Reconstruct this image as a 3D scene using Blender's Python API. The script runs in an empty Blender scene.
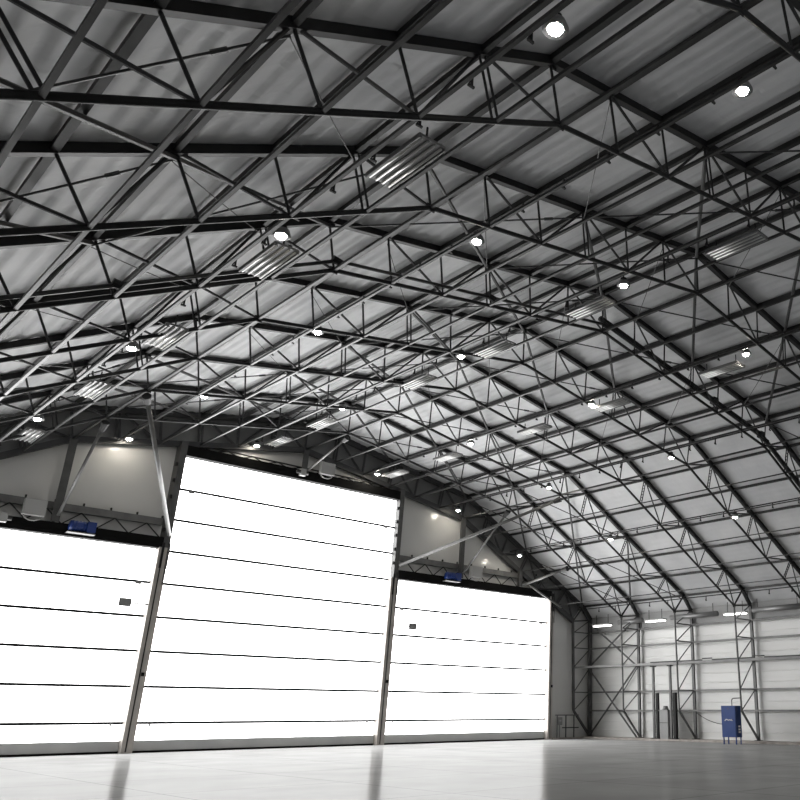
import bpy, math, random
from mathutils import Vector, noise
random.seed(7)
scn = bpy.context.scene
COL = scn.collection
PI = math.pi

# ------------------------------------------------------------------ materials
def mat(name, col, rough=.5, metal=0., spec=.5, emit=None, estr=0.):
    m = bpy.data.materials.new(name); m.use_nodes = True
    b = m.node_tree.nodes['Principled BSDF']
    b.inputs['Base Color'].default_value = (*col, 1)
    b.inputs['Roughness'].default_value = rough
    b.inputs['Metallic'].default_value = metal
    b.inputs['Specular IOR Level'].default_value = spec
    if emit:
        b.inputs['Emission Color'].default_value = (*emit, 1)
        b.inputs['Emission Strength'].default_value = estr
    return m

def noisy(m, c1, c2, scale=(1, 1, 1), nscale=4., bump=0., detail=4., bscale=None, lo=.35, hi=.65, bdist=.05):
    nt = m.node_tree; b = nt.nodes['Principled BSDF']
    tc = nt.nodes.new('ShaderNodeTexCoord'); mp = nt.nodes.new('ShaderNodeMapping')
    mp.inputs['Scale'].default_value = scale
    nt.links.new(tc.outputs['Object'], mp.inputs['Vector'])
    n = nt.nodes.new('ShaderNodeTexNoise'); n.inputs['Scale'].default_value = nscale; n.inputs['Detail'].default_value = detail
    nt.links.new(mp.outputs['Vector'], n.inputs['Vector'])
    r = nt.nodes.new('ShaderNodeValToRGB')
    r.color_ramp.elements[0].position = lo; r.color_ramp.elements[0].color = (*c1, 1)
    r.color_ramp.elements[1].position = hi; r.color_ramp.elements[1].color = (*c2, 1)
    nt.links.new(n.outputs['Fac'], r.inputs['Fac']); nt.links.new(r.outputs['Color'], b.inputs['Base Color'])
    if bump:
        n2 = n
        if bscale:
            mp2 = nt.nodes.new('ShaderNodeMapping'); mp2.inputs['Scale'].default_value = bscale
            nt.links.new(tc.outputs['Object'], mp2.inputs['Vector'])
            n2 = nt.nodes.new('ShaderNodeTexNoise'); n2.inputs['Scale'].default_value = 1.; n2.inputs['Detail'].default_value = 4.
            n2.inputs['Distortion'].default_value = .6
            nt.links.new(mp2.outputs['Vector'], n2.inputs['Vector'])
        bp = nt.nodes.new('ShaderNodeBump'); bp.inputs['Strength'].default_value = bump; bp.inputs['Distance'].default_value = bdist
        nt.links.new(n2.outputs['Fac'], bp.inputs['Height']); nt.links.new(bp.outputs['Normal'], b.inputs['Normal'])
    return m

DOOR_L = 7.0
LAMP_L = 170.
M = {}
M['steel'] = noisy(mat('dark_steel', (.02,)*3, .5, 0, .3), (.01, .01, .0103), (.018, .018, .0184), nscale=2.)
M['web'] = noisy(mat('web_steel', (.05,)*3, .5), (.012, .012, .0123), (.02, .02, .0205), nscale=3.)
M['column'] = noisy(mat('column_steel', (.12,)*3, .45), (.05, .05, .05), (.075, .075, .074), nscale=3.)
M['galv'] = noisy(mat('galvanised_steel', (.22,)*3, .38, .3), (.026, .026, .026), (.042, .042, .042), nscale=3.)
M['purlin'] = noisy(mat('purlin_steel', (.12,)*3, .45, .2), (.018, .018, .018), (.03, .03, .03), nscale=2.)
M['rod'] = mat('rod_steel', (.025, .025, .025), .45)
M['brace'] = noisy(mat('brace_steel', (.1,)*3, .5), (.03, .03, .03), (.05, .05, .05), nscale=2.)
M['strut'] = noisy(mat('strut_paint', (.3,)*3, .4), (.09, .09, .089), (.13, .13, .127), nscale=2.)
M['post'] = noisy(mat('post_paint', (.3, .28, .26), .5), (.34, .315, .29), (.42, .39, .36), nscale=2.)
M['gpost'] = noisy(mat('gable_post_paint', (.06,)*3, .5), (.05, .05, .05), (.075, .075, .074), nscale=2.)
M['lbeam'] = noisy(mat('lintel_paint', (.12,)*3, .5), (.1, .1, .1), (.14, .14, .138), nscale=2.)
M['endtruss'] = noisy(mat('end_truss_paint', (.08,)*3, .5), (.03, .03, .031), (.042, .042, .043), nscale=2.)
M['lining'] = noisy(mat('roof_lining', (.6,)*3, .6, 0, .22), (.51, .515, .525), (.59, .592, .598), nscale=.6, bump=.6, bscale=(1.2, 5.5, 1.2), bdist=.04)
M['gable'] = noisy(mat('gable_panel', (.55,)*3, .22), (.5, .5, .49), (.56, .555, .54), nscale=.3)
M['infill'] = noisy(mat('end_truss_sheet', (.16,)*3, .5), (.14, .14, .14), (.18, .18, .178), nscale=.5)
M['eave_shade'] = noisy(mat('eave_shade_grey', (.3,)*3, .5), (.27, .27, .27), (.32, .32, .318), nscale=.5)
M['wallp'] = noisy(mat('wall_panel', (.7,)*3, .33), (.56, .56, .55), (.63, .63, .62), scale=(1, .3, 2), nscale=.8, bump=.25, bscale=(.6, .35, 3.2), bdist=.04)
M['black'] = mat('black_rubber', (.002,)*3, .7, 0, .15)
M['seam'] = mat('seam_profile', (.012,)*3, .6, 0, .2)
M['kick'] = noisy(mat('kick_panel', (.3,)*3, .5), (.42, .42, .42), (.47, .47, .46), nscale=1.)
M['grey'] = mat('grey_box', (.2,)*3, .5)
M['lgrey'] = mat('light_grey_box', (.36, .36, .355), .5)
M['blue'] = noisy(mat('blue_paint', (.02, .055, .22), .4, 0, .2), (.006, .03, .135), (.009, .036, .155), nscale=3.)
M['dblue'] = mat('motor_blue', (.006, .03, .17), .4)
M['white'] = mat('white_mark', (.8, .8, .8), .5)
M['heat'] = mat('bright_reflector', (.55, .55, .545), .3, .5)
M['hood'] = mat('grey_hood', (.22, .22, .22), .4, .5)
M['curb'] = noisy(mat('sandy_curb', (.3, .28, .26), .8), (.26, .235, .215), (.36, .33, .31), scale=(1, 1, 1), nscale=3., bump=.3)
M['lens'] = mat('lamp_lens', (1, 1, 1), .3, emit=(1, .93, .8), estr=LAMP_L)
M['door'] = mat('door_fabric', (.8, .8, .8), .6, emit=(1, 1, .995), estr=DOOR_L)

# polished concrete
def floor_mat():
    m = bpy.data.materials.new('polished_concrete'); m.use_nodes = True
    nt = m.node_tree; b = nt.nodes['Principled BSDF']; N = nt.nodes.new; L = nt.links.new
    tc = N('ShaderNodeTexCoord')
    n = N('ShaderNodeTexNoise'); n.inputs['Scale'].default_value = .5; n.inputs['Detail'].default_value = 8
    L(tc.outputs['Object'], n.inputs['Vector'])
    r = N('ShaderNodeValToRGB'); r.color_ramp.elements[0].position = .3; r.color_ramp.elements[0].color = (.29, .29, .288, 1)
    r.color_ramp.elements[1].position = .7; r.color_ramp.elements[1].color = (.36, .36, .357, 1)
    L(n.outputs['Fac'], r.inputs['Fac'])
    # saw-cut joints every 4.2 m
    sep = N('ShaderNodeSeparateXYZ'); L(tc.outputs['Object'], sep.inputs[0])
    def joint(out, per, off):
        a = N('ShaderNodeMath'); a.operation = 'ADD'; a.inputs[1].default_value = off; L(out, a.inputs[0])
        p = N('ShaderNodeMath'); p.operation = 'PINGPONG'; p.inputs[1].default_value = per / 2; L(a.outputs[0], p.inputs[0])
        c = N('ShaderNodeMath'); c.operation = 'LESS_THAN'; c.inputs[1].default_value = .015; L(p.outputs[0], c.inputs[0]); return c
    j1 = joint(sep.outputs['X'], 4.2, .8); j2 = joint(sep.outputs['Y'], 4.2, 1.7)
    mx = N('ShaderNodeMath'); mx.operation = 'MAXIMUM'; L(j1.outputs[0], mx.inputs[0]); L(j2.outputs[0], mx.inputs[1])
    mul = N('ShaderNodeMath'); mul.operation = 'MULTIPLY'; mul.inputs[1].default_value = .75; L(mx.outputs[0], mul.inputs[0])
    mix = N('ShaderNodeMix'); mix.data_type = 'RGBA'; L(mul.outputs[0], mix.inputs['Factor']); L(r.outputs['Color'], mix.inputs['A']); mix.inputs['B'].default_value = (.06, .06, .06, 1)
    L(mix.outputs['Result'], b.inputs['Base Color'])
    n2 = N('ShaderNodeTexNoise'); n2.inputs['Scale'].default_value = .9; n2.inputs['Detail'].default_value = 6
    L(tc.outputs['Object'], n2.inputs['Vector'])
    mr = N('ShaderNodeMapRange'); mr.inputs['From Min'].default_value = .3; mr.inputs['From Max'].default_value = .7
    mr.inputs['To Min'].default_value = .13; mr.inputs['To Max'].default_value = .19
    L(n2.outputs['Fac'], mr.inputs['Value']); L(mr.outputs['Result'], b.inputs['Roughness'])
    bp = N('ShaderNodeBump'); bp.inputs['Strength'].default_value = .05; bp.inputs['Distance'].default_value = .01
    L(n2.outputs['Fac'], bp.inputs['Height']); L(bp.outputs['Normal'], b.inputs['Normal'])
    b.inputs['Specular IOR Level'].default_value = 0.
    gl = N('ShaderNodeBsdfGlossy'); gl.inputs['Color'].default_value = (1, 1, 1, 1)
    L(mr.outputs['Result'], gl.inputs['Roughness']); L(bp.outputs['Normal'], gl.inputs['Normal'])
    ms = N('ShaderNodeMixShader'); ms.inputs['Fac'].default_value = .088
    L(b.outputs[0], ms.inputs[1]); L(gl.outputs[0], ms.inputs[2])
    L(ms.outputs[0], nt.nodes['Material Output'].inputs['Surface'])
    return m
M['floor'] = floor_mat()

# ------------------------------------------------------------------ geometry helpers
class G:
    def __init__(s): s.v = []; s.f = []; s.sm = False
    def add(s, v, f):
        o = len(s.v); s.v += [tuple(p) for p in v]; s.f += [tuple(i + o for i in q) for q in f]; return s
    def box(s, a, b):
        (x0, y0, z0), (x1, y1, z1) = a, b
        return s.add([(x0, y0, z0), (x1, y0, z0), (x1, y1, z0), (x0, y1, z0), (x0, y0, z1), (x1, y0, z1), (x1, y1, z1), (x0, y1, z1)],
                     [(0, 3, 2, 1), (4, 5, 6, 7), (0, 1, 5, 4), (1, 2, 6, 5), (2, 3, 7, 6), (3, 0, 4, 7)])
    def tube(s, p, q, r, n=8, r2=None):
        p = Vector(p); q = Vector(q); d = (q - p).normalized(); r2 = r if r2 is None else r2
        u = d.cross(Vector((0, 1, 0)) if abs(d.y) < .9 else Vector((0, 0, 1))).normalized(); w = d.cross(u)
        v = []
        for c, rr in ((p, r), (q, r2)):
            for i in range(n):
                a = 2 * PI * (i + .5) / n; v.append(c + (u * math.cos(a) + w * math.sin(a)) * rr)
        f = [(i, (i + 1) % n, n + (i + 1) % n, n + i) for i in range(n)]
        f += [tuple(range(n - 1, -1, -1)), tuple(range(n, 2 * n))]
        return s.add(v, f)
    def bar(s, p, q, w, h):       # rectangular bar, w along the side vector, h along the other
        p = Vector(p); q = Vector(q); d = (q - p).normalized()
        u = d.cross(Vector((0, 0, 1)))
        if u.length < 1e-3: u = Vector((0, 1, 0))
        u.normalize(); t = u.cross(d); v = []
        for c in (p, q):
            for a, b in ((-1, -1), (1, -1), (1, 1), (-1, 1)): v.append(c + u * (a * w / 2) + t * (b * h / 2))
        return s.add(v, [(0, 1, 2, 3), (7, 6, 5, 4), (0, 4, 5, 1), (1, 5, 6, 2), (2, 6, 7, 3), (3, 7, 4, 0)])
    def sweep(s, pts, prof):      # polyline in an XZ plane, profile = [(along plane normal Y, along in-plane normal)]
        P = [Vector(p) for p in pts]; n = len(prof); v = []
        for i, p in enumerate(P):
            a = (P[i] - P[i - 1]).normalized() if i else None; b = (P[i + 1] - P[i]).normalized() if i < len(P) - 1 else None
            d = ((a or b) + (b or a)).normalized(); nn = Vector((-d.z, 0, d.x))
            k = 1 / max(.3, d.dot(a or b))
            for y, t in prof: v.append(p + Vector((0, y, 0)) + nn * t * k)
        f = []
        for i in range(len(P) - 1):
            for j in range(n): f.append((i * n + j, i * n + (j + 1) % n, (i + 1) * n + (j + 1) % n, (i + 1) * n + j))
        f += [tuple(range(n - 1, -1, -1)), tuple(range((len(P) - 1) * n, len(P) * n))]
        return s.add(v, f)
    def mesh(s, name, m, smooth=False):
        me = bpy.data.meshes.new(name); me.from_pydata(s.v, [], s.f); me.materials.append(m)
        if smooth:
            for p in me.polygons: p.use_smooth = True
        me.update(); return me
    def build(s, name, m, parent=None, smooth=False):
        o = bpy.data.objects.new(name, s.mesh(name, m, smooth)); COL.objects.link(o)
        if parent is not None:
            o.parent = parent; o.matrix_parent_inverse = Wmat(parent).inverted()
        return o
def Wmat(o):
    m = o.matrix_basis.copy()
    return (Wmat(o.parent) @ o.matrix_parent_inverse @ m) if o.parent else m
def rect(w, h): return [(-w / 2, -h / 2), (w / 2, -h / 2), (w / 2, h / 2), (-w / 2, h / 2)]
def circ(r, n=8): return [(r * math.cos(2 * PI * (i + .5) / n), r * math.sin(2 * PI * (i + .5) / n)) for i in range(n)]
def tag(o, label, cat, group=None):
    o['label'] = label; o['category'] = cat
    if group: o['group'] = group
    return o
def thing(name, loc, label, cat, group=None):
    o = bpy.data.objects.new(name, None); o.location = loc; o.empty_display_size = .2; COL.objects.link(o)
    return tag(o, label, cat, group)
def struct(o): o['kind'] = 'structure'; return o
ORD = ['first', 'second', 'third', 'fourth', 'fifth', 'sixth', 'seventh', 'eighth', 'ninth', 'tenth', 'eleventh', 'twelfth', 'thirteenth', 'fourteenth']
def nth(i): return ORD[i]

# ------------------------------------------------------------------ the arch
CX = 19.45
Y0, BAY, NF = 38.75, 4.18, 9
FY = [Y0 - BAY * k for k in range(NF)]
YBACK = -6.
def node(u_knee, u_end, z_ap, z_kn, z_end, i):     # i = -12 (left eave) .. 0 (ridge) .. 12 (right eave)
    a = abs(i); s = 1 if i > 0 else -1
    if a <= 6: u = u_knee * a / 6; z = z_ap + (z_kn - z_ap) * a / 6
    else: u = u_knee + (u_end - u_knee) * (a - 6) / 6; z = z_kn + (z_end - z_kn) * (a - 6) / 6
    return (CX + s * u, z)
T = {i: node(10.65, 20.8, 15.7, 13.7, 8.05, i) for i in range(-12, 13)}
B = {i: node(10.35, 19.87, 14.2, 12.33, 7.08, i) for i in range(-12, 13)}
XO, ZO = 21.5, 7.25          # head of the outer column post
XI = 20.02
def V(xz, y): return (xz[0], y, xz[1])
def zb(x):
    u = abs(x - CX)
    return 14.2 - (14.2 - 12.33) * u / 10.35 if u < 10.35 else 12.33 - (12.33 - 7.08) * (u - 10.35) / 9.52

# ------------------------------------------------------------------ setting
g = G(); g.box((-2.3, YBACK, -.3), (41.6, 39.2, 0)); struct(g.build('floor', M['floor']))
g = G(); g.box((39.75, YBACK, 0), (41.3, 38.9, .1)); struct(g.build('trim_1', M['curb']))
g = G(); g.box((37.2, 38.2, 0), (39.75, 38.9, .1)); struct(g.build('trim_2', M['curb']))

# roof lining, hung in folds between the trusses
def lining():
    path = [(-XO - .35, ZO - .1), (-20.8, 8.05), (-10.65, 13.7), (0, 15.7), (10.65, 13.7), (20.8, 8.05), (XO + .35, ZO - .1)]
    step = .06; pts = []
    acc = 0
    for k in range(len(path) - 1):
        a, b = path[k], path[k + 1]; L = math.hypot(b[0] - a[0], b[1] - a[1]); n = max(2, int(L / step))
        nx, nz = -(b[1] - a[1]) / L, (b[0] - a[0]) / L
        for i in range(n + (k == len(path) - 2)):
            t = i / n; e = min(1, min(t, 1 - t) * L / .3)
            pts.append((CX + a[0] + (b[0] - a[0]) * t, a[1] + (b[1] - a[1]) * t, nx, nz, acc + t * L, e))
        acc += L
    ys = []; y = YBACK
    while y < 39.05: ys.append(y); y += .38
    ys.append(39.05)
    v = []
    for y in ys:
        for x, z, nx, nz, s, e in pts:
            amp = .11 if x < 9.5 else (.12 if x < 20 else (.12 - .1 * min(1, (x - 20) / 10)))
            ph = s * 2 * PI / (.5 if x < 9.5 else .37) + 1.5 * noise.noise(Vector((s * .25, y * .06, 0)))
            fr = (ph / (2 * PI)) % 1.
            w = (fr / .72 if fr < .72 else (1 - fr) / .28) * amp * (.75 + .7 * noise.noise(Vector((s * .7, y * .12, 3))))
            w += .02 * noise.noise(Vector((x * .9, y * .5, z)))
            dy = min(abs(y - q) for q in FY); e2 = min(1., dy / .8)
            off = .105 + .04 * e2 + (w - .02) * e * (.25 + .75 * e2)
            v.append((x + nx * off, y, z + nz * off))
    n = len(pts); f = [(j * n + i, j * n + i + 1, (j + 1) * n + i + 1, (j + 1) * n + i) for j in range(len(ys) - 1) for i in range(n - 1)]
    # an outer skin gives the roof a thickness
    G_ = G().add(v, f)
    o = struct(G_.build('ceiling', M['lining'], smooth=True))
    return o
lining()

# end wall (one panelled skin cut around the doors), side walls
D = 38.75
DX = [(1.75, 13.35), (13.65, 25.2), (25.5, 37.0)]
DT = [8.2, 12.5, 8.2]
g = G()
yb, yf = 39.12, 39.02
def slab(poly):
    n = len(poly); v = [(x, yf, z) for x, z in poly] + [(x, yb, z) for x, z in poly]
    g.add(v, [tuple(range(n)), tuple(range(2 * n - 1, n - 1, -1))] + [(i, n + i, n + (i + 1) % n, (i + 1) % n) for i in range(n)])
slab([(-2.2, 0), (1.6, 0), (1.6, 8.45), (-2.2, 7.25)])
slab([(-2.2, 7.25), (1.6, 8.45), (13.5, 8.45), (13.5, 15.2), (8.7, 14.1), (-1.6, 8.3)])
slab([(13.5, 12.75), (25.35, 12.75), (25.35, 15.2), (CX, 15.95), (13.5, 15.2)])
slab([(25.35, 8.45), (37.1, 8.45), (41.1, 7.25), (40.4, 8.3), (30.2, 14.1), (25.35, 15.2)])
slab([(37.1, 0), (41.3, 0), (41.1, 7.25), (37.1, 8.45)])
struct(g.build('wall_back', M['gable']))
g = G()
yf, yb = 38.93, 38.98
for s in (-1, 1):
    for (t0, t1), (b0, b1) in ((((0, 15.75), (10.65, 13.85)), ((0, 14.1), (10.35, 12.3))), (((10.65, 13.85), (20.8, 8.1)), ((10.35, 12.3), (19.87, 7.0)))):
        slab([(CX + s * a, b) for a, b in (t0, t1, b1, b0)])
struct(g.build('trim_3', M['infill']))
def eave_strip():  # grey strip standing in for the shade on the wall top under the eave
    g = G(); g.box((41.1, YBACK, 6.5), (41.2, 38.9, 7.4)); struct(g.build('eave_shade_strip', M['eave_shade']))
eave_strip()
def side_wall(name, x, sgn):
    g = G(); zs = [0.0]; z = 0.
    prof = []
    while z < 7.35:
        prof += [(z, 0), (z + .46, 0), (z + .48, .012), (z + .5, .012), (z + .52, 0)]; z += .53
    n = len(prof)
    v = [(x - sgn * d, y, min(z, 7.4)) for y in (YBACK, 39.1) for z, d in prof] + [(x + sgn * .12, y, min(z, 7.4)) for y in (YBACK, 39.1) for z, d in prof]
    f = [(i, i + 1, n + i + 1, n + i) for i in range(n - 1)] + [(2 * n + i, 2 * n + i + 1, 3 * n + i + 1, 3 * n + i) for i in range(n - 1)]
    f += [(0, 2 * n, 3 * n, n), (n - 1, 3 * n - 1, 4 * n - 1, 2 * n - 1)]
    g.add(v, f); struct(g.build(name, M['wallp']))
side_wall('wall_right', 41.22, 1)
side_wall('wall_left', -2.3, -1)

# the three fabric doors
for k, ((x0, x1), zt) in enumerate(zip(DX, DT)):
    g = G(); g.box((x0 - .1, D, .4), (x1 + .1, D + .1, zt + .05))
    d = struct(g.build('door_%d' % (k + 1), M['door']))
    z = 1.14; ns = 0
    while z < zt - .6:
        sm = G().box((x0 - .1, D - .05, z - .052), (x1 + .1, D, z + .052)).build('seam', M['seam'], d)
        last = z + 1.415 >= zt - .6
        if ns == 0 or last:
            for cx in ((x0 + .6, x1 - .6) if k else (x1 - .6,)):
                h = .16 if ns == 0 else .12; q = .03 if ns == 0 else .12
                G().box((cx - q, D - .09, z - h), (cx + q, D - .04, z + .02)).build('guide_clip', M['grey'], sm)
        z += 1.415; ns += 1
    G().box((x0, D - .08, .07), (x1, D + .02, .47)).build('kick_panel', M['kick'], d)
    G().box((x0, D - .1, 0), (x1, D + .02, .08)).build('bottom_seal', M['black'], d)
    hb = .48
    G().box((x0 - .05, D - .35, zt + .06), (x1 + .05, D + .25, zt + hb + .06)).build('header_box', M['black'], d)

# posts between the doors
def door_post(xc, w, top, low, label, split=True):
    t = thing('door_post', (xc, D, 0), label, 'post', 'posts between the white doors')
    G().box((xc - w / 2 - .1, D - .38, 0), (xc + w / 2 - .02, D + .2, low)).build('guide_rail', M['post'], t)
    G().box((xc - w / 2 + .05, D - .4, .05), (xc - w / 2 + .1, D - .38, low)).build('seal_strip', M['steel'], t)
    if top > low:
        G().box((xc - w / 2 + .04, D - .36, low), (xc + w / 2 - .04, D + .2, top)).build('upper_rail', M['gpost'], t)
        for side in (-1, 1):
            xx = xc + side * (w / 2 - .06)
            G().box((xx - .05, D - .4, low - .9), (xx + .05, D - .36, low + .2)).build('latch_plate', M['steel'], t)
        for z in [low + .7 + j * .75 for j in range(int((top - low - .8) / .75))]:
            G().box((xc - w / 2 - .05, D - .34, z), (xc - w / 2 + .04, D - .2, z + .16)).build('bracket', M['steel'], t)
        G().tube((xc + .1, D - .4, low - 1.6), (xc + .1, D - .4, low + .3), .025, 6).build('cable', M['galv'], t)
    G().box((xc - .06, D - .44, 2.95), (xc + .06, D - .38, 3.1)).build('sensor', M['black'], t)
    return t
door_post(13.5, .36, 13.2, 8.3, 'tall brown-grey post between the left door and the tall middle door')
door_post(25.35, .36, 13.2, 8.3, 'tall brown-grey post between the middle door and the right door')
door_post(37.12, .26, 8.45, 8.4, 'brown-grey post at the right edge of the right white door')

# grey sign plates on short arms beside the doors
def plate(x0, x1, xa, label):
    t = thing('sensor_plate', (x0, D - .3, 5.7), label, 'plate', 'grey square plates on arms in front of the doors')
    G().box((x0, D - .34, 5.7), (x1, D - .28, 6.03)).build('plate_face', M['grey'], t)
    a, b = (x1, xa) if xa > x1 else (xa, x0)
    G().box((a, D - .33, 5.82), (b, D - .29, 5.87)).build('arm', M['black'], t)
plate(12.07, 12.55, 13.21, 'grey square plate on an arm in front of the left white door')
plate(26.48, 26.95, 25.55, 'grey square plate on an arm in front of the right white door')

# ------------------------------------------------------------------ lintel trusses over the doors
def lintel(x0, x1, zt, label, beam=True):
    zb0 = zt + .58
    t = thing('lintel_truss', ((x0 + x1) / 2, D, zb0), label, 'truss', 'lintel trusses above the doors')
    top = zt + 1.12
    if beam:
        tb = G().box((x0, D + .02, top), (x1, D + .22, top + .3)).build('top_beam', M['lbeam'], t)
        x = x0 + 1.
        while x < x1: G().box((x - .02, D + .02, top + .3), (x + .04, D + .1, top + .42)).build('bracket', M['steel'], tb); x += 1.05
    else:
        G().tube((x0, D + .02, top - .35), (x1, D + .02, top - .35), .04).build('top_tube', M['galv'], t); top -= .35
    G().tube((x0, D + .08, zb0), (x1, D + .08, zb0), .04).build('bottom_tube', M['galv'], t)
    n = int((x1 - x0) / .62); s = (x1 - x0) / n
    for i in range(n):
        a, b = (zb0, top) if i % 2 == 0 else (top, zb0)
        G().tube((x0 + s * i, D + .08 if a == zb0 else D + .02, a), (x0 + s * (i + 1), D + .08 if b == zb0 else D + .02, b), .028, 6).build('web_bar', M['galv'] if i % 2 else M['steel'], t)
lintel(1.75, 13.3, 8.2, 'grey lintel truss with flat beam above the left white door')
lintel(25.55, 37.0, 8.2, 'grey lintel truss with flat beam above the right white door')
lintel(13.7, 25.15, 12.5, 'thin tube lintel truss above the tall middle white door', False)

def motor(x, z, label):
    t = thing('door_motor', (x, D - .5, z - .25), label, 'motor', 'blue door motors')
    mb = G().tube((x - .5, D - .6, z), (x + .1, D - .6, z), .2, 14).build('motor_body', M['dblue'], t, True)
    G().box((x + .1, D - .8, z - .22), (x + .42, D - .4, z + .2)).build('gearbox', M['dblue'], t)
    for i in range(4): G().tube((x - .42 + i * .13, D - .6, z), (x - .38 + i * .13, D - .6, z), .215, 14).build('cooling_fin', M['dblue'], mb)
    G().box((x - .3, D - .82, z - .08), (x - .05, D - .78, z + .1)).build('terminal_cover', M['dblue'], mb)
    G().box((x - .55, D - .75, z - .3), (x + .45, D - .35, z - .26)).build('base_rail', M['grey'], t)
motor(10.1, 8.66, 'blue door motor above the left white door')
motor(29.0, 8.75, 'blue door motor above the right white door')

def ctrl(x, z, label):
    t = thing('control_box', (x, D - .6, z), label, 'box', 'light grey boxes above the doors')
    G().box((x - .38, D - .75, z), (x + .38, D - .48, z + .62)).build('enclosure', M['lgrey'], t)
    for i in range(5):
        a = PI + i * PI / 5; b = PI + (i + 1) * PI / 5
        G().tube((x + .33 * math.cos(a), D - .62, z + .2 * math.sin(a)), (x + .33 * math.cos(b), D - .62, z + .2 * math.sin(b)), .025, 6).build('cable_loop', M['lgrey'], t)
ctrl(8.25, 8.83, 'light grey control box with cable loop above the left white door')
ctrl(30.6, 8.88, 'light grey control box with cable loop above the right white door')
ctrl(20.5, 12.98, 'light grey control box above the tall middle white door')
def junction(x, z, label):
    t = thing('drive_unit', (x, D - .6, z - .2), label, 'drive unit', 'small metal drive units on the door headers')
    G().tube((x - .3, D - .6, z), (x + .3, D - .6, z), .1, 10).build('shaft', M['galv'], t, True)
    G().box((x - .12, D - .72, z - .18), (x + .14, D - .48, z + .16)).build('gear_housing', M['lgrey'], t)
junction(7.3, 8.6, 'small metal drive unit left of the control box over the left door')
junction(19.2, 12.85, 'small metal drive unit at the centre of the middle door header')

# gable posts
def gpost(x, z0, label, w=.3):
    ztop = zb(x) - .05
    G_ = G(); G_.box((x - w / 2, D - .16, z0), (x - w / 2 + .04, D + .22, ztop)); 
    t = thing('gable_post', (x, D, z0), label, 'post', 'posts in the gable above the doors')
    G().box((x - w / 2, D - .3, z0), (x + w / 2, D - .26, ztop)).build('flange', M['gpost'], t)
    G().box((x - .05, D - .26, z0), (x + .03, D - .04, ztop)).build('web_plate', M['gpost'], t)
gpost(9.12, 8.78, 'grey steel gable post above the left white door')
gpost(29.78, 8.78, 'grey steel gable post above the right white door')
gpost(34.4, 8.78, 'short grey gable post at the far right above the right door', .26)
gpost(19.45, 12.95, 'short grey gable post above the middle of the tall door', .26)

# ------------------------------------------------------------------ roof trusses
def truss(k):
    y = FY[k]; end = k == 0
    if end: lab = 'heavy arched end truss standing against the white doors and gable wall'
    elif k == NF - 1: lab = 'arched steel truss nearest the camera, its lower chord crossing the top right corner'
    else: lab = 'arched dark steel truss, %s one out from the white doors' % nth(k - 1)
    t = thing('roof_truss', (CX, y, 0), lab, 'truss', 'arched trusses carrying the roof')
    tm = M['endtruss'] if end else M['steel']
    pt = [V((CX - XO, ZO), y)] + [V(T[i], y) for i in (-12, -6, 0, 6, 12)] + [V((CX + XO, ZO), y)]
    pb = [V(B[i], y) for i in (-12, -6, 0, 6, 12)]
    G().sweep(pt, rect(.2, .3) if end else rect(.15, .19)).build('top_chord', tm, t)
    G().sweep(pb, rect(.24, .26) if end else circ(.058)).build('bottom_chord', tm, t, not end)
    wm = M['endtruss'] if end else M['web']
    for i in range(-12, 13):
        if i in (-12, 12): continue
        a, b = Vector(V(T[i], y)), Vector(V(B[i], y))
        g = G()
        if i in (-11, -7, -3, 3, 7, 9, 11) or (end and i % 2):
            for s in (-1, 1):
                o = Vector((.075 * s, 0, 0)); g.tube(a + o, b + o, .05 if end else .026, 6)
            if i > 6 and not end:
                for q in range(1, 8): c = a.lerp(b, q / 8); g.box((c.x - .08, y - .012, c.z - .012), (c.x + .08, y + .012, c.z + .012))
        else: g.tube(a, b, .06 if end else .03, 6)
        g.build('post', wm, t)
        if i % 2:
            for j in (i - 1, i + 1):
                G().tube(a, V(B[j], y), .06 if end else .036, 6).build('diagonal', wm, t)
    if not end:
        for i in (-12, -6, 0, 6, 12):
            for xz, r in ((T[i], .17), (B[i], .11)):
                x, z = xz; G().box((x - r, y - .015, z - r * .8), (x + r, y + .015, z + r * .8)).build('gusset', M['steel'], t)
    for s in (-1, 1):
        xo, xi = CX + s * XO, CX + s * XI
        zi = 1.62
        base = .1 if s > 0 else 0.
        if s < 0: xo = -1.95; xi = -.6
        w = .24 if end else .12
        cm = M['gpost'] if end else M['column']
        G().box((xo - w / 2, y - .08, base), (xo + w / 2, y + .08, ZO)).build('outer_post', cm, t)
        G().tube((xi, y, zi), V(B[s * 12], y), .1 if end else .052, 8).build('inner_post', cm, t)
        G().bar((xi, y, zi), (xo, y, base + .02), .1, .08 if not end else .14).build('foot_brace', cm, t)
        G().box((xo - .2, y - .15, base), (xo + .2, y + .15, base + .03)).build('base_plate', M['steel'], t)
        zs = [1.62, 2.72, 4.25, 5.42, 6.4]
        for a, b in zip(zs, zs[1:]):
            G().tube((xi, y, a), (xo, y, b), .032, 6).build('lacing_bar', cm, t)
        for z in zs[1:]:
            G().bar((xi, y, z), (xo, y, z), .06, .06).build('cross_bar', cm, t)
        G().tube((xi, y, 6.4), (xo, y, ZO), .032, 6).build('lacing_bar', cm, t)
        G().tube(V(B[12 * s], y), V(T[12 * s], y), .05, 6).build('eave_bar', wm, t)
        G().tube(V(B[12 * s], y), (xo, y, ZO), .05, 6).build('eave_bar', wm, t)
        G().tube(V(T[11 * s], y), V(B[12 * s], y), .036, 6).build('diagonal', wm, t) if False else None
for k in range(NF): truss(k)

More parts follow.
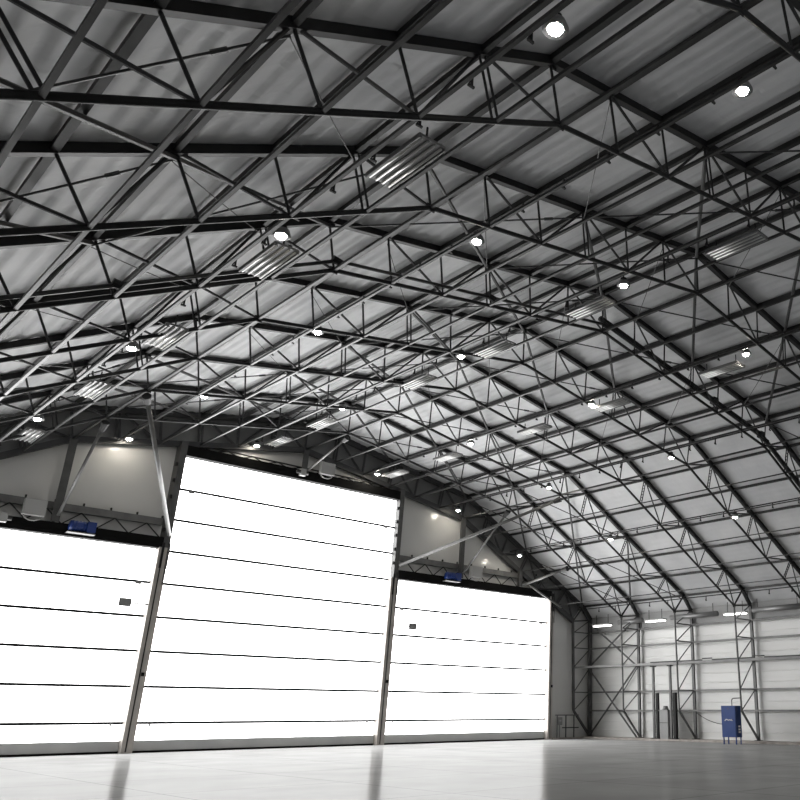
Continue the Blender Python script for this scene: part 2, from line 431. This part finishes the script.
# ------------------------------------------------------------------ purlins and lower tie tubes, running the length of the hall
def side_words(i):
    if i == 0: return 'along the ridge'
    if abs(i) == 6: return 'along the %s roof bend' % ('right' if i > 0 else 'left')
    if abs(i) == 12: return 'along the %s eave' % ('right' if i > 0 else 'left')
    s = 'right' if i > 0 else 'left'
    if abs(i) < 6: return '%s one %s of the ridge' % (nth(abs(i) - 1), s)
    return '%s one down the steep %s slope' % (nth(abs(i) - 7), s)
for i in range(-12, 13):
    x, z = T[i]
    w = (.1 if i % 2 else .13) if i <= 6 else .07
    G_ = G().box((x - w / 2, YBACK + .5, z - (.07 if i <= 6 else .04)), (x + w / 2, 39.0, z + .08))
    tag(G_.build('roof_purlin', M['purlin']), 'steel purlin under the roof lining, ' + side_words(i), 'purlin', 'purlins under the roof lining')
for i in range(-11, 12):
    x, z = B[i]
    h = .036 if i <= 6 else .024
    G_ = G().box((x - h, YBACK + .5, z - h), (x + h, 38.65, z + h))
    tag(G_.build('tie_tube', M['galv']), 'grey tie tube along the lower chords, ' + side_words(i), 'tube', 'tie tubes along the lower chords')

# girts on the right wall
for z, nm in ((1.62, 'lowest'), (2.72, 'second lowest'), (4.25, 'middle'), (5.42, 'second highest'), (6.4, 'highest')):
    x = CX + XO - .02
    G_ = G().box((x - .05, YBACK + .5, z - .05), (x + .13, 38.7, z + .05))
    tag(G_.build('wall_rail', M['strut']), '%s grey rail running along the white right wall' % nm, 'rail', 'rails along the right wall')
for z, nm in ((1.62, 'low'), (4.2, 'upper')):
    x = CX + XI - .06 * 0
    if nm == 'upper':
        G_ = G().box((x - .05, YBACK + .5, z - .06), (x + .05, 38.7, z + .06))
        tag(G_.build('walk_rail', M['strut']), 'grey beam joining the inner posts of the right wall columns', 'beam')

# cable pipe lying on the middle wall rail
t = thing('cable_pipe', (40.75, 20., 4.36), 'dark cable pipe with joints lying on the middle rail of the right wall', 'pipe')
pts = [33.5, 29.6, 28.9, 26.2, 25.4, 22.5, 20.0, 15.0]
for a, b in zip(pts, pts[1:]):
    zz = 4.38 if (pts.index(a) % 2 == 0) else 4.46
    G().tube((40.78, a, zz), (40.78, b, zz), .03, 6).build('pipe_length', M['steel'], t)

# ------------------------------------------------------------------ wind bracing in the roof plane
def scr(p):
    f, pt, yw = 821.4, .362, .8247
    x, y, z = p[0], p[1], p[2] - 1.6
    fx = x * math.sin(yw) + y * math.cos(yw); rx = x * math.cos(yw) - y * math.sin(yw)
    dz = math.cos(pt) * fx + math.sin(pt) * z; uy = math.cos(pt) * z - math.sin(pt) * fx
    if dz < .3: return None
    return 600 + f * rx / dz, 400 - f * uy / dz
BN = {-12: 'left eave', -9: 'left slope', -6: 'left bend', -3: 'left flat', 0: 'ridge', 3: 'right flat', 6: 'right bend', 9: 'right slope', 12: 'right eave'}
for k in range(NF - 1):
    for i in range(-12, 12, 3):
        ok = (k in (0, 1, 5)) or (i in (-3, 0)) or (k == 6 and i == -12)
        if not ok: continue
        pa = []
        for q in range(11):
            u = q / 10; a = Vector(V(T[i], FY[k + 1])).lerp(Vector(V(T[i + 3], FY[k])), u); b = Vector(V(T[i + 3], FY[k + 1])).lerp(Vector(V(T[i], FY[k])), u)
            pa += [scr(a), scr(b)]
        if not any(p and 0 <= p[0] <= 800 and 0 <= p[1] <= 800 for p in pa): continue
        o = Vector((0, 0, -.16))
        p00, p01, p10, p11 = (Vector(V(T[i], FY[k + 1])) + o, Vector(V(T[i + 3], FY[k + 1])) + o, Vector(V(T[i], FY[k])) + o, Vector(V(T[i + 3], FY[k])) + o)
        t = thing('roof_brace', (p00 + p11) / 2, 'crossed roof rods from %s to %s, %s bay out from doors' % (BN[i], BN[i + 3], nth(k)), 'brace', 'crossed bracing in the roof plane')
        G().tube(p00, p11, .055, 6).build('brace_tube', M['brace'], t)
        q = p10 + Vector((0, 0, -.05)); r = p01 + Vector((0, 0, -.05)); d = (q - r).normalized()
        br = G().tube(r, q, .024, 6).build('brace_rod', M['rod'], t)
        c = r + d * 1.0; G().tube(c - d * .12, c + d * .12, .042, 6).build('turnbuckle', M['rod'], br)

# thin sagging wires high in the roof
def wire(p, q, sag, label):
    P = []
    p = Vector(p); q = Vector(q)
    for j in range(9):
        u = j / 8; c = p.lerp(q, u); c.z -= sag * 4 * u * (1 - u); P.append(c)
    g = G()
    for a, b in zip(P, P[1:]): g.tube(a, b, .012, 5)
    tag(g.build('steel_wire', M['rod']), label, 'wire', 'thin wires below the roof')
for k in (2, 3, 4, 5, 6):
    for i, nm in ((-9, 'left slope'), (-5, 'left bend'), (-1, 'ridge'), (3, 'right flat')):
        a = Vector(V(T[i], FY[k + 1])) + Vector((0, 0, -.25)); b = Vector(V(T[i + 2], FY[k])) + Vector((0, 0, -.25))
        wire(a, b, .03, 'thin wire slanting across the roof near the %s, %s bay from the doors' % (nm, nth(k)))

# ------------------------------------------------------------------ struts from the trusses to the gable posts
def strut(p, q, r, label):
    t = thing('wind_strut', q, label, 'strut', 'light grey struts reaching down to the door posts')
    p = Vector(p) + Vector((0, 0, -.24)); q = Vector(q); d = (q - p).normalized()
    G().tube(p + d * .35, q, r, 10).build('tube', M['strut'], t, True)
    G().tube(p, p + d * .4, .16, 8, .11).build('head_cap', M['steel'], t)
yd = D - .46
strut(V(B[-6], FY[2]), (13.5, yd, 8.85), .085, 'light grey strut reaching down to the top of the left door post')
strut(V(B[-6], FY[1]), (9.15, yd, 9.0), .06, 'grey strut reaching down to the gable post above the left door')
strut(V(B[6], FY[2]), (25.45, yd, 8.95), .08, 'light grey strut reaching down to the second door post')
strut(V(B[6], FY[1]), (29.8, yd, 9.05), .06, 'grey strut reaching down to the gable post above the right door')
strut(V(B[9], FY[1]), (34.45, yd, 8.85), .07, 'light grey strut to the short gable post at the far right')
strut(V(B[0], FY[1]), (19.5, yd, 13.0), .05, 'thin grey strut to the short gable post above the middle door')
p0 = (34.8, yd - .2, 8.85); p1 = (37.6, yd - .2, 7.75)
tag(G().tube(p0, p1, .06).build('corner_tube', M['strut'], None, True), 'sloping light grey tube above the right end of the right door', 'tube')

# extra pipe strapped along the fifth truss
def followed(i0, i1, off, dy, k):
    pts = []
    for i in range(i0, i1 + 1): pts.append((B[i][0], FY[k] + dy, B[i][1] + off))
    return pts
t = thing('truss_pipe', (CX, FY[5], 12), 'jointed pipe strapped just above the lower chord of the fifth truss from the doors', 'pipe')
seg = [(-12, -9), (-9, -6), (-6, -3), (-3, 0), (0, 3), (3, 6)]
for a, b in seg:
    G().sweep(followed(a, b, .24, -.1, 5), circ(.05)).build('pipe_length', M['galv'], t, True)
    x, z = B[b]; G().tube((x - .12, FY[5] - .1, z + .26), (x + .12, FY[5] - .1, z + .22), .1, 8).build('coupling', M['steel'], t)
t = thing('truss_duct', (CX + 13, FY[5], 11), 'thick dark tube above the lower chord, steep right end of the fifth truss', 'tube')
for a, b in ((0, 4), (4, 6), (6, 9), (9, 11)):
    G().sweep(followed(a, b, .55, .12, 5), circ(.11, 10)).build('tube_length', M['steel'], t, True)
    x, z = B[b]; G().box((x - .16, FY[5], z + .42), (x + .16, FY[5] + .24, z + .68)).build('clamp', M['steel'], t)

# ------------------------------------------------------------------ lamps, their cable pipes and the heaters
ROWN = ['leftmost', 'second from left', 'third from left', 'fourth from left', 'fifth from left', 'rightmost']
rows = [(6.3, [6.7, 14.8, 23.1, 31.6]), (11.1, [6.55, 14.5, 22.3, 30.6, 38.2]), (16.75, [14.5, 22.4, 30.5, 38.3]),
        (23.25, [14.4, 22.0, 29.9, 37.8]), (28.85, [22.2, 30.3, 37.9]), (33.3, [21.85, 30.0, 37.4])]
def hooked_pipe(x, z, label, y0=2., y1=38.3, ds=1.39, skip=()):
    t = thing('cable_conduit', (x, 20, z), label, 'conduit', 'cable conduits with hooks')
    G().tube((x, y0, z), (x, y1, z), .03, 8).build('pipe', M['steel'], t)
    hm = None; y = y1 - .5; n = 0
    while y > max(y0, 4.):
        if any(abs(y - q) < .35 for q in skip): y -= ds; continue
        if hm is None:
            g = G(); g.box((-.018, -.018, -.24), (.018, .018, 0)); g.box((-.07, -.02, -.26), (.05, .02, -.22)); g.bar((-.06, 0, -.22), (.0, 0, -.08), .02, .02)
            hm = g.mesh('hook', M['steel'])
        o = bpy.data.objects.new('hook', hm); COL.objects.link(o); o.location = (x, y, z)
        o.parent = t; o.matrix_parent_inverse = Wmat(t).inverted(); y -= ds
lens_mesh = None
def lamp(x, y, label):
    z = zb(x) - .02
    t = thing('high_bay_lamp', (x, y, z), label, 'lamp', 'round lamps hanging in rows under the trusses')
    hs = G().tube((x, y, z + .02), (x, y, z + .16), .2, 16, .15).build('housing', M['grey'], t, True)
    G().tube((x, y, z + .16), (x, y, z + .26), .1, 12).build('driver_box', M['steel'], t)
    G().tube((x, y, z + .24), (x, y, z + .345), .02, 6).build('hanger', M['steel'], t)
    G().tube((x, y, z - .03), (x, y, z + .02), .09, 16, .12).build('lens', M['lens'], hs)
for r, (x, ys) in enumerate(rows):
    hooked_pipe(x, zb(x) + .36, 'thin dark hooked conduit along the %s row of lamps' % ROWN[r], skip=ys)
    for j, y in enumerate(reversed(ys)):
        pl = 'closest to the white doors' if j == 0 else '%s one from the white doors' % nth(j)
        lamp(x, y, 'lit round lamp in the %s lamp row, %s' % (ROWN[r], pl))
hooked_pipe(39.3, 7.75, 'thin dark hooked conduit along the right eave')

def heater(x, y, z, L, W, label, tilt=0.):
    t = thing('radiant_heater', (x, y, z), label, 'heater', 'slatted bright heater panels under the roof')
    g = G(); g.box((x - W / 2, y - L / 2, z + .06), (x + W / 2, y + L / 2, z + .11))
    for xx in (x - W / 2, x + W / 2 - .025): g.box((xx, y - L / 2, z), (xx + .025, y + L / 2, z + .08))
    hs = g.build('housing', M['hood'], t)
    n = 4 if W > .4 else 2; s = W / n
    for i in range(n):
        xc = x - W / 2 + s * (i + .5)
        G().tube((xc, y - L / 2 + .04, z + .035), (xc, y + L / 2 - .04, z + .035), s * .2, 8).build('reflector_strip', M['heat'], hs, True)
    for yy in (y - L * .38, y + L * .38):
        G().tube((x, yy, z + .1), (x, yy, z + .48), .02, 6).build('hanger', M['steel'], t)
hr = [('leftmost', 6.75, [11.1, 16.3, 22.1, 27.8, 34.5]), ('third from left', 17.15, [10.7, 16.3, 21.0, 25.6, 32.9, 36.9]), ('fourth from left', 23.6, [15.7, 21.2, 25.8, 32.1, 36.6])]
for nm, x, ys in hr:
    for j, y in enumerate(reversed(ys)):
        pl = 'closest to the white doors' if j == 0 else '%s one from the white doors' % nth(j)
        heater(x, y, zb(x) - .12, 1.7, .56, 'slatted heater panel beside the %s lamp row, %s' % (nm, pl))
M['tube'] = mat('bright_bar_glow', (1, 1, 1), .3, emit=(1, .99, .97), estr=5.)  # bright bars under the eave, their brightness put in as emission
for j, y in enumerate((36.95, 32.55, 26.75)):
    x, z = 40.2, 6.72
    t = thing('bright_bar', (x, y, z), 'short glowing bar under the right eave, %s one from the corner' % nth(j), 'lamp', 'glowing bars under the right eave')
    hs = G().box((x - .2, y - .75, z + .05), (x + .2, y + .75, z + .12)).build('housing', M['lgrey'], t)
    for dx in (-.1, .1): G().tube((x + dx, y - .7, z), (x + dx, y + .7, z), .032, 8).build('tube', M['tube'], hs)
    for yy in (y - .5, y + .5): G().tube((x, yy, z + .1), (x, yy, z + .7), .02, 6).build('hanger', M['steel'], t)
for j, (a, b) in enumerate(((35.6, 33.6), (31.4, 28.0), (25.6, 22.5))):
    t = thing('heater_hood', (40.25, (a + b) / 2, 6.75), 'long grey tube hood under the right eave, %s one from the corner' % nth(j), 'hood', 'grey tube hoods under the right eave')
    G().tube((40.25, a, 6.85), (40.25, b, 6.85), .15, 12).build('tube_hood', M['hood'], t, True)
    for yy in (a - .3, b + .3): G().tube((40.25, yy, 6.95), (40.25, yy, 7.45), .02, 6).build('hanger', M['steel'], t)

# crossed braces on the first wall bay
x = CX + XO - .12
for z0, z1, nm in ((.15, 4.2, 'lower'), (4.3, 7.1, 'upper')):
    t = thing('wall_brace', (x, (FY[0] + FY[1]) / 2, z0), '%s crossed brace in the corner bay of the right wall' % nm, 'brace', 'crossed braces in the corner bay')
    G().tube((x, FY[0] - .1, z0), (x, FY[1] + .1, z1), .055, 8).build('brace_tube', M['column'], t)
    G().tube((x - .1, FY[1] + .1, z0), (x - .1, FY[0] - .1, z1), .055, 8).build('brace_tube', M['column'], t)

# ------------------------------------------------------------------ things standing along the right wall
def place(o): return o
# blue cabinet
cx0, cx1, cy0, cy1 = 38.0, 38.5, 25.62, 26.5
t = thing('equipment_cabinet', ((cx0 + cx1) / 2, (cy0 + cy1) / 2, 0), 'tall blue metal cabinet on four legs standing before the right wall', 'cabinet')
G().box((cx0, cy0, .34), (cx1, cy1, 1.86)).build('body', M['blue'], t)
cdoor = G().box((cx0 - .02, cy0 + .03, .37), (cx0, cy1 - .03, 1.83)).build('door', M['blue'], t)
for xx in (cx0 + .04, cx1 - .04):
    for yy in (cy0 + .06, cy1 - .06):
        G().box((xx - .025, yy - .025, 0), (xx + .025, yy + .025, .34)).build('leg', M['blue'], t)
g = G()
pp = [(26.28, 1.13), (26.2, 1.2), (26.12, 1.19), (26.06, 1.14), (26.0, 1.19), (25.94, 1.15), (25.88, 1.19), (25.82, 1.13)]
for a, b in zip(pp, pp[1:]): g.tube((cx0 - .028, a[0], a[1]), (cx0 - .028, b[0], b[1]), .018, 5)
g.build('emblem', M['white'], cdoor)
G().tube((cx0 - .03, 26.06, 1.72), (cx0 - .015, 26.06, 1.72), .03, 8).build('lock', M['galv'], cdoor)
for z in (.55, .68, .82): G().box((cx0 + .2, cy0 - .01, z), (cx0 + .36, cy0, z + .08)).build('sticker', M['white'], t)
g = G(); g.tube((38.2, 25.95, 1.86), (38.2, 25.95, 2.15), .025, 8); g.tube((38.2, 25.95, 2.15), (38.2, 25.86, 2.22), .025, 8); g.tube((38.2, 25.86, 2.22), (38.3, 25.4, 2.24), .025, 8)
g.build('pipe', M['galv'], t)
g = G()
for j in range(8):
    u, w = j / 8, (j + 1) / 8
    f = lambda s: (38.3 + 2.3 * s, 26.49 + 3.6 * s, .95 + .6 * s * s)
    g.tube(f(u), f(w), .018, 5)
g.build('power_cable', M['seam'], t)

# grey cabinet between posts
t = thing('metal_cabinet', (40.2, 32.0, .1), 'narrow grey metal cabinet with a dome on top by the right wall', 'cabinet')
G().box((40.1, 31.72, .1), (40.5, 32.34, 1.62)).build('body', M['grey'], t)
G().box((40.08, 31.74, .95), (40.1, 32.32, .98)).build('door_gap', M['seam'], t)
G().box((40.06, 31.7, 1.6), (40.52, 32.38, 1.66)).build('top_plate', M['grey'], t)
G().tube((40.3, 32.03, 1.66), (40.3, 32.03, 1.88), .2, 12, .12).build('dome', M['hood'], t, True)
def upright(name, y, z1, r, m, label, plate=False):
    t = thing(name, (40.15, y, .1), label, 'post', 'posts around the grey cabinet')
    G().box((40.15 - r, y - r, .1), (40.15 + r, y + r, z1)).build('shaft', m, t)
    G().box((40.15 - .14, y - .14, .1), (40.15 + .14, y + .14, .14)).build('foot_plate', M['seam'], t)
    if z1 > 3: G().box((40.15 - .14, y - .14, z1 - .05), (40.15 + .14, y + .14, z1)).build('head_plate', M['seam'], t)
upright('tall_post', 32.78, 4.13, .06, M['column'], 'tall thin grey post left of the grey cabinet')
upright('tall_post', 31.5, 4.13, .06, M['column'], 'tall thin grey post right of the grey cabinet')
upright('bollard_post', 32.5, 2.6, .08, M['seam'], 'short dark post just left of the grey cabinet')
upright('bollard_post', 31.2, 2.6, .1, M['seam'], 'short dark post just right of the grey cabinet')

# rail and boxes in the corner beside the right door
t = thing('guard_rail', (37.9, 38.1, .1), 'low grey guard rail in the corner beside the right door', 'rail')
G().box((37.3, 38.12, 1.34), (39.3, 38.18, 1.4)).build('top_rail', M['column'], t)
for x in (37.45, 38.2, 38.9): G().box((x - .03, 38.12, .1), (x + .03, 38.18, 1.34)).build('rail_post', M['column'], t)
G().box((37.9, 38.12, .62), (39.3, 38.18, .68)).build('mid_rail', M['steel'], t)
t = thing('switch_box', (37.95, 38.3, .1), 'small grey switch box behind the corner guard rail', 'box')
G().box((37.75, 38.35, .8), (38.1, 38.5, 1.25)).build('enclosure', M['grey'], t)
G().box((37.9, 38.4, .1), (37.96, 38.46, .8)).build('stand', M['grey'], t)
G().box((37.85, 38.34, 1.0), (38.0, 38.35, 1.1)).build('cover', M['lgrey'], t)
t = thing('down_pipe', (37.45, 38.8, .1), 'thin vertical pipe on the wall right of the right door post', 'pipe')
G().tube((37.42, 38.92, .12), (37.42, 38.92, 8.0), .045, 8).build('pipe', M['galv'], t, True)
for z in (1.5, 3., 4.5, 6.): G().box((37.36, 38.86, z), (37.48, 39.0, z + .06)).build('pipe_clip', M['steel'], t)

# ------------------------------------------------------------------ light, world, camera
w = bpy.data.worlds.new('outside'); scn.world = w; w.use_nodes = True
bg = w.node_tree.nodes['Background']; bg.inputs['Color'].default_value = (.95, .98, 1, 1); bg.inputs['Strength'].default_value = .35

cam = bpy.data.cameras.new('camera'); co = bpy.data.objects.new('camera', cam); COL.objects.link(co)
co.location = (0, 0, 1.6); co.rotation_euler = (PI / 2 + .362, 0, -.8247)
cam.sensor_fit = 'HORIZONTAL'; cam.sensor_width = 36; cam.lens = 821.4 / 800 * 36
cam.shift_x = -.25; cam.shift_y = 0.; cam.clip_start = .05; cam.clip_end = 300
scn.camera = co
vs = scn.view_settings
vs.view_transform = 'Standard'; vs.look = 'None'; vs.exposure = 0; vs.gamma = 1; vs.use_curve_mapping = False
